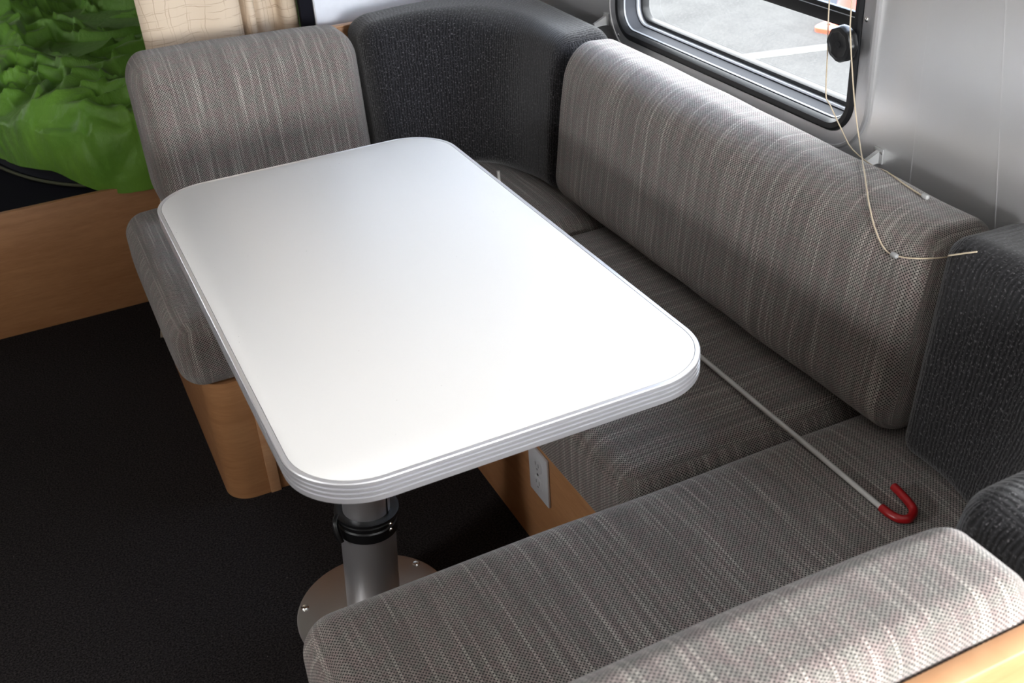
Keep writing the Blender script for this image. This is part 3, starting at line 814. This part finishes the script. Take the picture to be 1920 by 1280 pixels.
mt = empty('mattress', (0, 0, 0)); tag(mt, 'navy mattress with rounded corner on the bed base, under the green duvet', 'mattress')
link('mattress_body', bm, M['navy'], mt, True, 30)
bm = bmesh.new(); add_tube(bm, [Vector((p.x, p.y, 0.366)) + Vector((p.x - MC.x, p.y - MC.y, 0)).normalized() * 0.020 for p in OUT[:47]], 0.0045, 8)
link('piping', bm, M['piping'], mt)

def billow(p): return abs(noise.noise(p))
import numpy as np
RNG = np.random.default_rng(11)
FOLDS = []
def fold_set(n, lmin, lmax, wmin, wmax, amp):
    for _ in range(n):
        c = np.array((RNG.uniform(-0.30, 0.62), RNG.uniform(2.98, 4.95)))
        ang = RNG.choice([0.5, 1.0, 2.2, 2.7]) + RNG.normal(0, 0.45)
        FOLDS.append((c, ang, RNG.uniform(lmin, lmax), RNG.uniform(wmin, wmax), amp * RNG.uniform(0.5, 1.0) , RNG.normal(0, 1.3), RNG.choice([-1, 1])))
fold_set(36, 0.28, 0.65, 0.045, 0.085, 0.075)
fold_set(90, 0.14, 0.38, 0.020, 0.042, 0.036)
fold_set(150, 0.06, 0.16, 0.009, 0.018, 0.010)
def crumple(X, Y):
    """pleated cotton: rounded folds that drop sharply on one side, over soft puffs"""
    X = np.asarray(X); Y = np.asarray(Y)
    wx = X + 0.030 * np.sin(5.1 * Y + 1.3 + 2.0 * np.sin(3.7 * X)) + 0.012 * np.sin(13.0 * Y + 4.0 * X)
    wy = Y + 0.032 * np.sin(4.7 * X + 0.4 + 1.7 * np.sin(4.1 * Y)) + 0.012 * np.sin(11.0 * X - 5.0 * Y)
    h_ = 0.018 * np.sin(6.0 * wx + 2.1 * wy) + 0.020 * np.sin(4.2 * wy - 3.0 * wx + 0.8)
    for c, ang, ln, w, a, k, sg in FOLDS:
        dx, dy = wx - c[0], wy - c[1]
        s_ = dx * math.cos(ang) + dy * math.sin(ang)
        d = (-dx * math.sin(ang) + dy * math.cos(ang) - k * s_ * s_) * sg
        fall = np.exp(-(s_ / (ln * 0.5)) ** 4)
        ww = w * (1.0 + 0.7 * s_ / ln)
        prof = np.where(d < 0, np.exp(-(d / np.maximum(ww, 0.004)) ** 2), np.exp(-(d / np.maximum(0.16 * ww, 0.0025)) ** 2))
        h_ = h_ + a * fall * prof
    return 0.085 * np.tanh((h_ - 0.030) / 0.085)
def duvet():
    bm = bmesh.new()
    # dense where the bed is in view (aisle side), coarse behind the curtain
    th = []
    a0, a1 = math.radians(105), math.radians(292)
    nd = 720
    for k in range(nd): th.append(a0 + (a1 - a0) * k / nd)
    ns = 90
    for k in range(ns): th.append(a1 + (2 * math.pi - (a1 - a0)) * k / ns)
    rho = [0.02 + 0.98 * (k / 230) ** 0.8 for k in range(231)]
    hang = [0.012 * k for k in range(1, 19)]
    rings = [[] for _ in range(len(rho) + len(hang))]
    RR = np.array([out_at(t) for t in th]); D = np.array([(math.cos(t), math.sin(t)) for t in th]); RH = np.array(rho)
    PX = MC.x + D[:, 0:1] * RR[:, None] * RH[None, :]; PY = MC.y + D[:, 1:2] * RR[:, None] * RH[None, :]
    H = crumple(PX, PY)
    for ti, t in enumerate(th):
        R = RR[ti]; d = Vector((math.cos(t), math.sin(t)))
        base = MC + d * R
        drop_ = max(0.0, min(1.0, (3.14 - base.y) / 0.13)); drop_ = drop_ * drop_ * (3 - 2 * drop_)
        hem = 0.108 + 0.060 * drop_ + 0.010 * noise.noise(Vector((t * 6, 0, 0)))
        for k, r_ in enumerate(rho):
            edge = 1 - max(0, (r_ - 0.90) / 0.10) ** 2
            h_ = H[ti, k] * (0.65 + 0.35 * edge)
            rings[k].append(bm.verts.new((PX[ti, k], PY[ti, k], max(0.545 + h_ - 0.030 * (1 - edge), 0.5185))))
        zt = max(0.545 + H[ti, -1] * 0.65 - 0.030, 0.5185)
        for k in range(len(hang)):
            w = (k + 1) / len(hang)
            fold = 0.026 * billow(Vector((base.x * 6.5 + w * 0.7, base.y * 6.5, 1.0 + w * 0.5))) * math.sin(w * math.pi * 0.75) + 0.02 * billow(Vector((base.x * 15, base.y * 15 + w, 3.0)))
            p = base + d * (0.008 + 0.012 * math.sin(min(1, w * 1.6) * math.pi / 2) + max(0, fold) * (1 - 0.5 * w))
            rings[len(rho) + k].append(bm.verts.new((p.x, p.y, zt - (zt - (0.51 - hem)) * w)))
    n = len(th)
    for a, b_ in zip(rings, rings[1:]):
        for i in range(n): bm.faces.new((a[i], a[(i + 1) % n], b_[(i + 1) % n], b_[i]))
    bm.faces.new(rings[0])
    keep = 1.238
    for v in bm.verts:
        if v.co.x > keep: v.co.x = keep
        if v.co.y > 5.14: v.co.y = 5.14
    return link('duvet', bm, M['duvet'], None, True, 60)
dv_ = duvet(); tag(dv_, 'crumpled green duvet spread over the bed beyond the bench', 'duvet')

# ------------------------------------------------------------------ curtain
def curtain():
    prof = [(0.296, 2.742), (0.315, 2.728), (0.36, 2.722), (0.42, 2.730), (0.47, 2.722), (0.510, 2.728), (0.531, 2.745), (0.535, 2.775), (0.541, 2.765), (0.552, 2.742), (0.566, 2.745),
            (0.572, 2.778), (0.590, 2.770), (0.612, 2.782), (0.634, 2.785), (0.641, 2.752), (0.660, 2.742), (0.676, 2.750), (0.682, 2.772)]
    P = smooth_path([(x, y, 0) for x, y in prof], 7)
    ln = [0.0]
    for a, b_ in zip(P, P[1:]): ln.append(ln[-1] + (b_ - a).length)
    bm = bmesh.new(); uvl = bm.loops.layers.uv.new('UVMap'); nz = 60; rows = []
    for j in range(nz + 1):
        z_ = 0.015 + (1.90 - 0.015) * j / nz
        fl = max(0.0, (0.78 - z_) / 0.78); row = []
        for p in P:
            k = (p.x - 0.296) / 0.386
            x = p.x - 0.145 * (fl ** 1.3) * (1 - k) + 0.006 * noise.noise(Vector((p.x * 8, z_ * 2, 0)))
            y = p.y + 0.004 * noise.noise(Vector((p.x * 10, z_ * 3, 5))) + 0.012 * fl * math.sin(k * 14)
            row.append(bm.verts.new((x, y, z_)))
        rows.append(row)
    for j in range(nz):
        for i in range(len(P) - 1):
            f = bm.faces.new((rows[j][i], rows[j][i + 1], rows[j + 1][i + 1], rows[j + 1][i]))
            for lp_, (ii, jj) in zip(f.loops, ((i, j), (i + 1, j), (i + 1, j + 1), (i, j + 1))):
                lp_[uvl].uv = (ln[ii], jj * 1.885 / nz)
    o = link('curtain', bm, M['curtain'], None, True, 80)
    md = o.modifiers.new('thickness', 'SOLIDIFY'); md.thickness = 0.0015
    return o
cu = curtain(); tag(cu, 'beige crackle print privacy curtain hanging between bench and bed', 'curtain')
cr = boxo('curtain_track', (-0.4, 1.1, 2.735, 2.765, 1.905, 1.925), M['white_pl'], None, 0.002); tag(cr, 'white ceiling track carrying the beige curtain', 'curtain track')
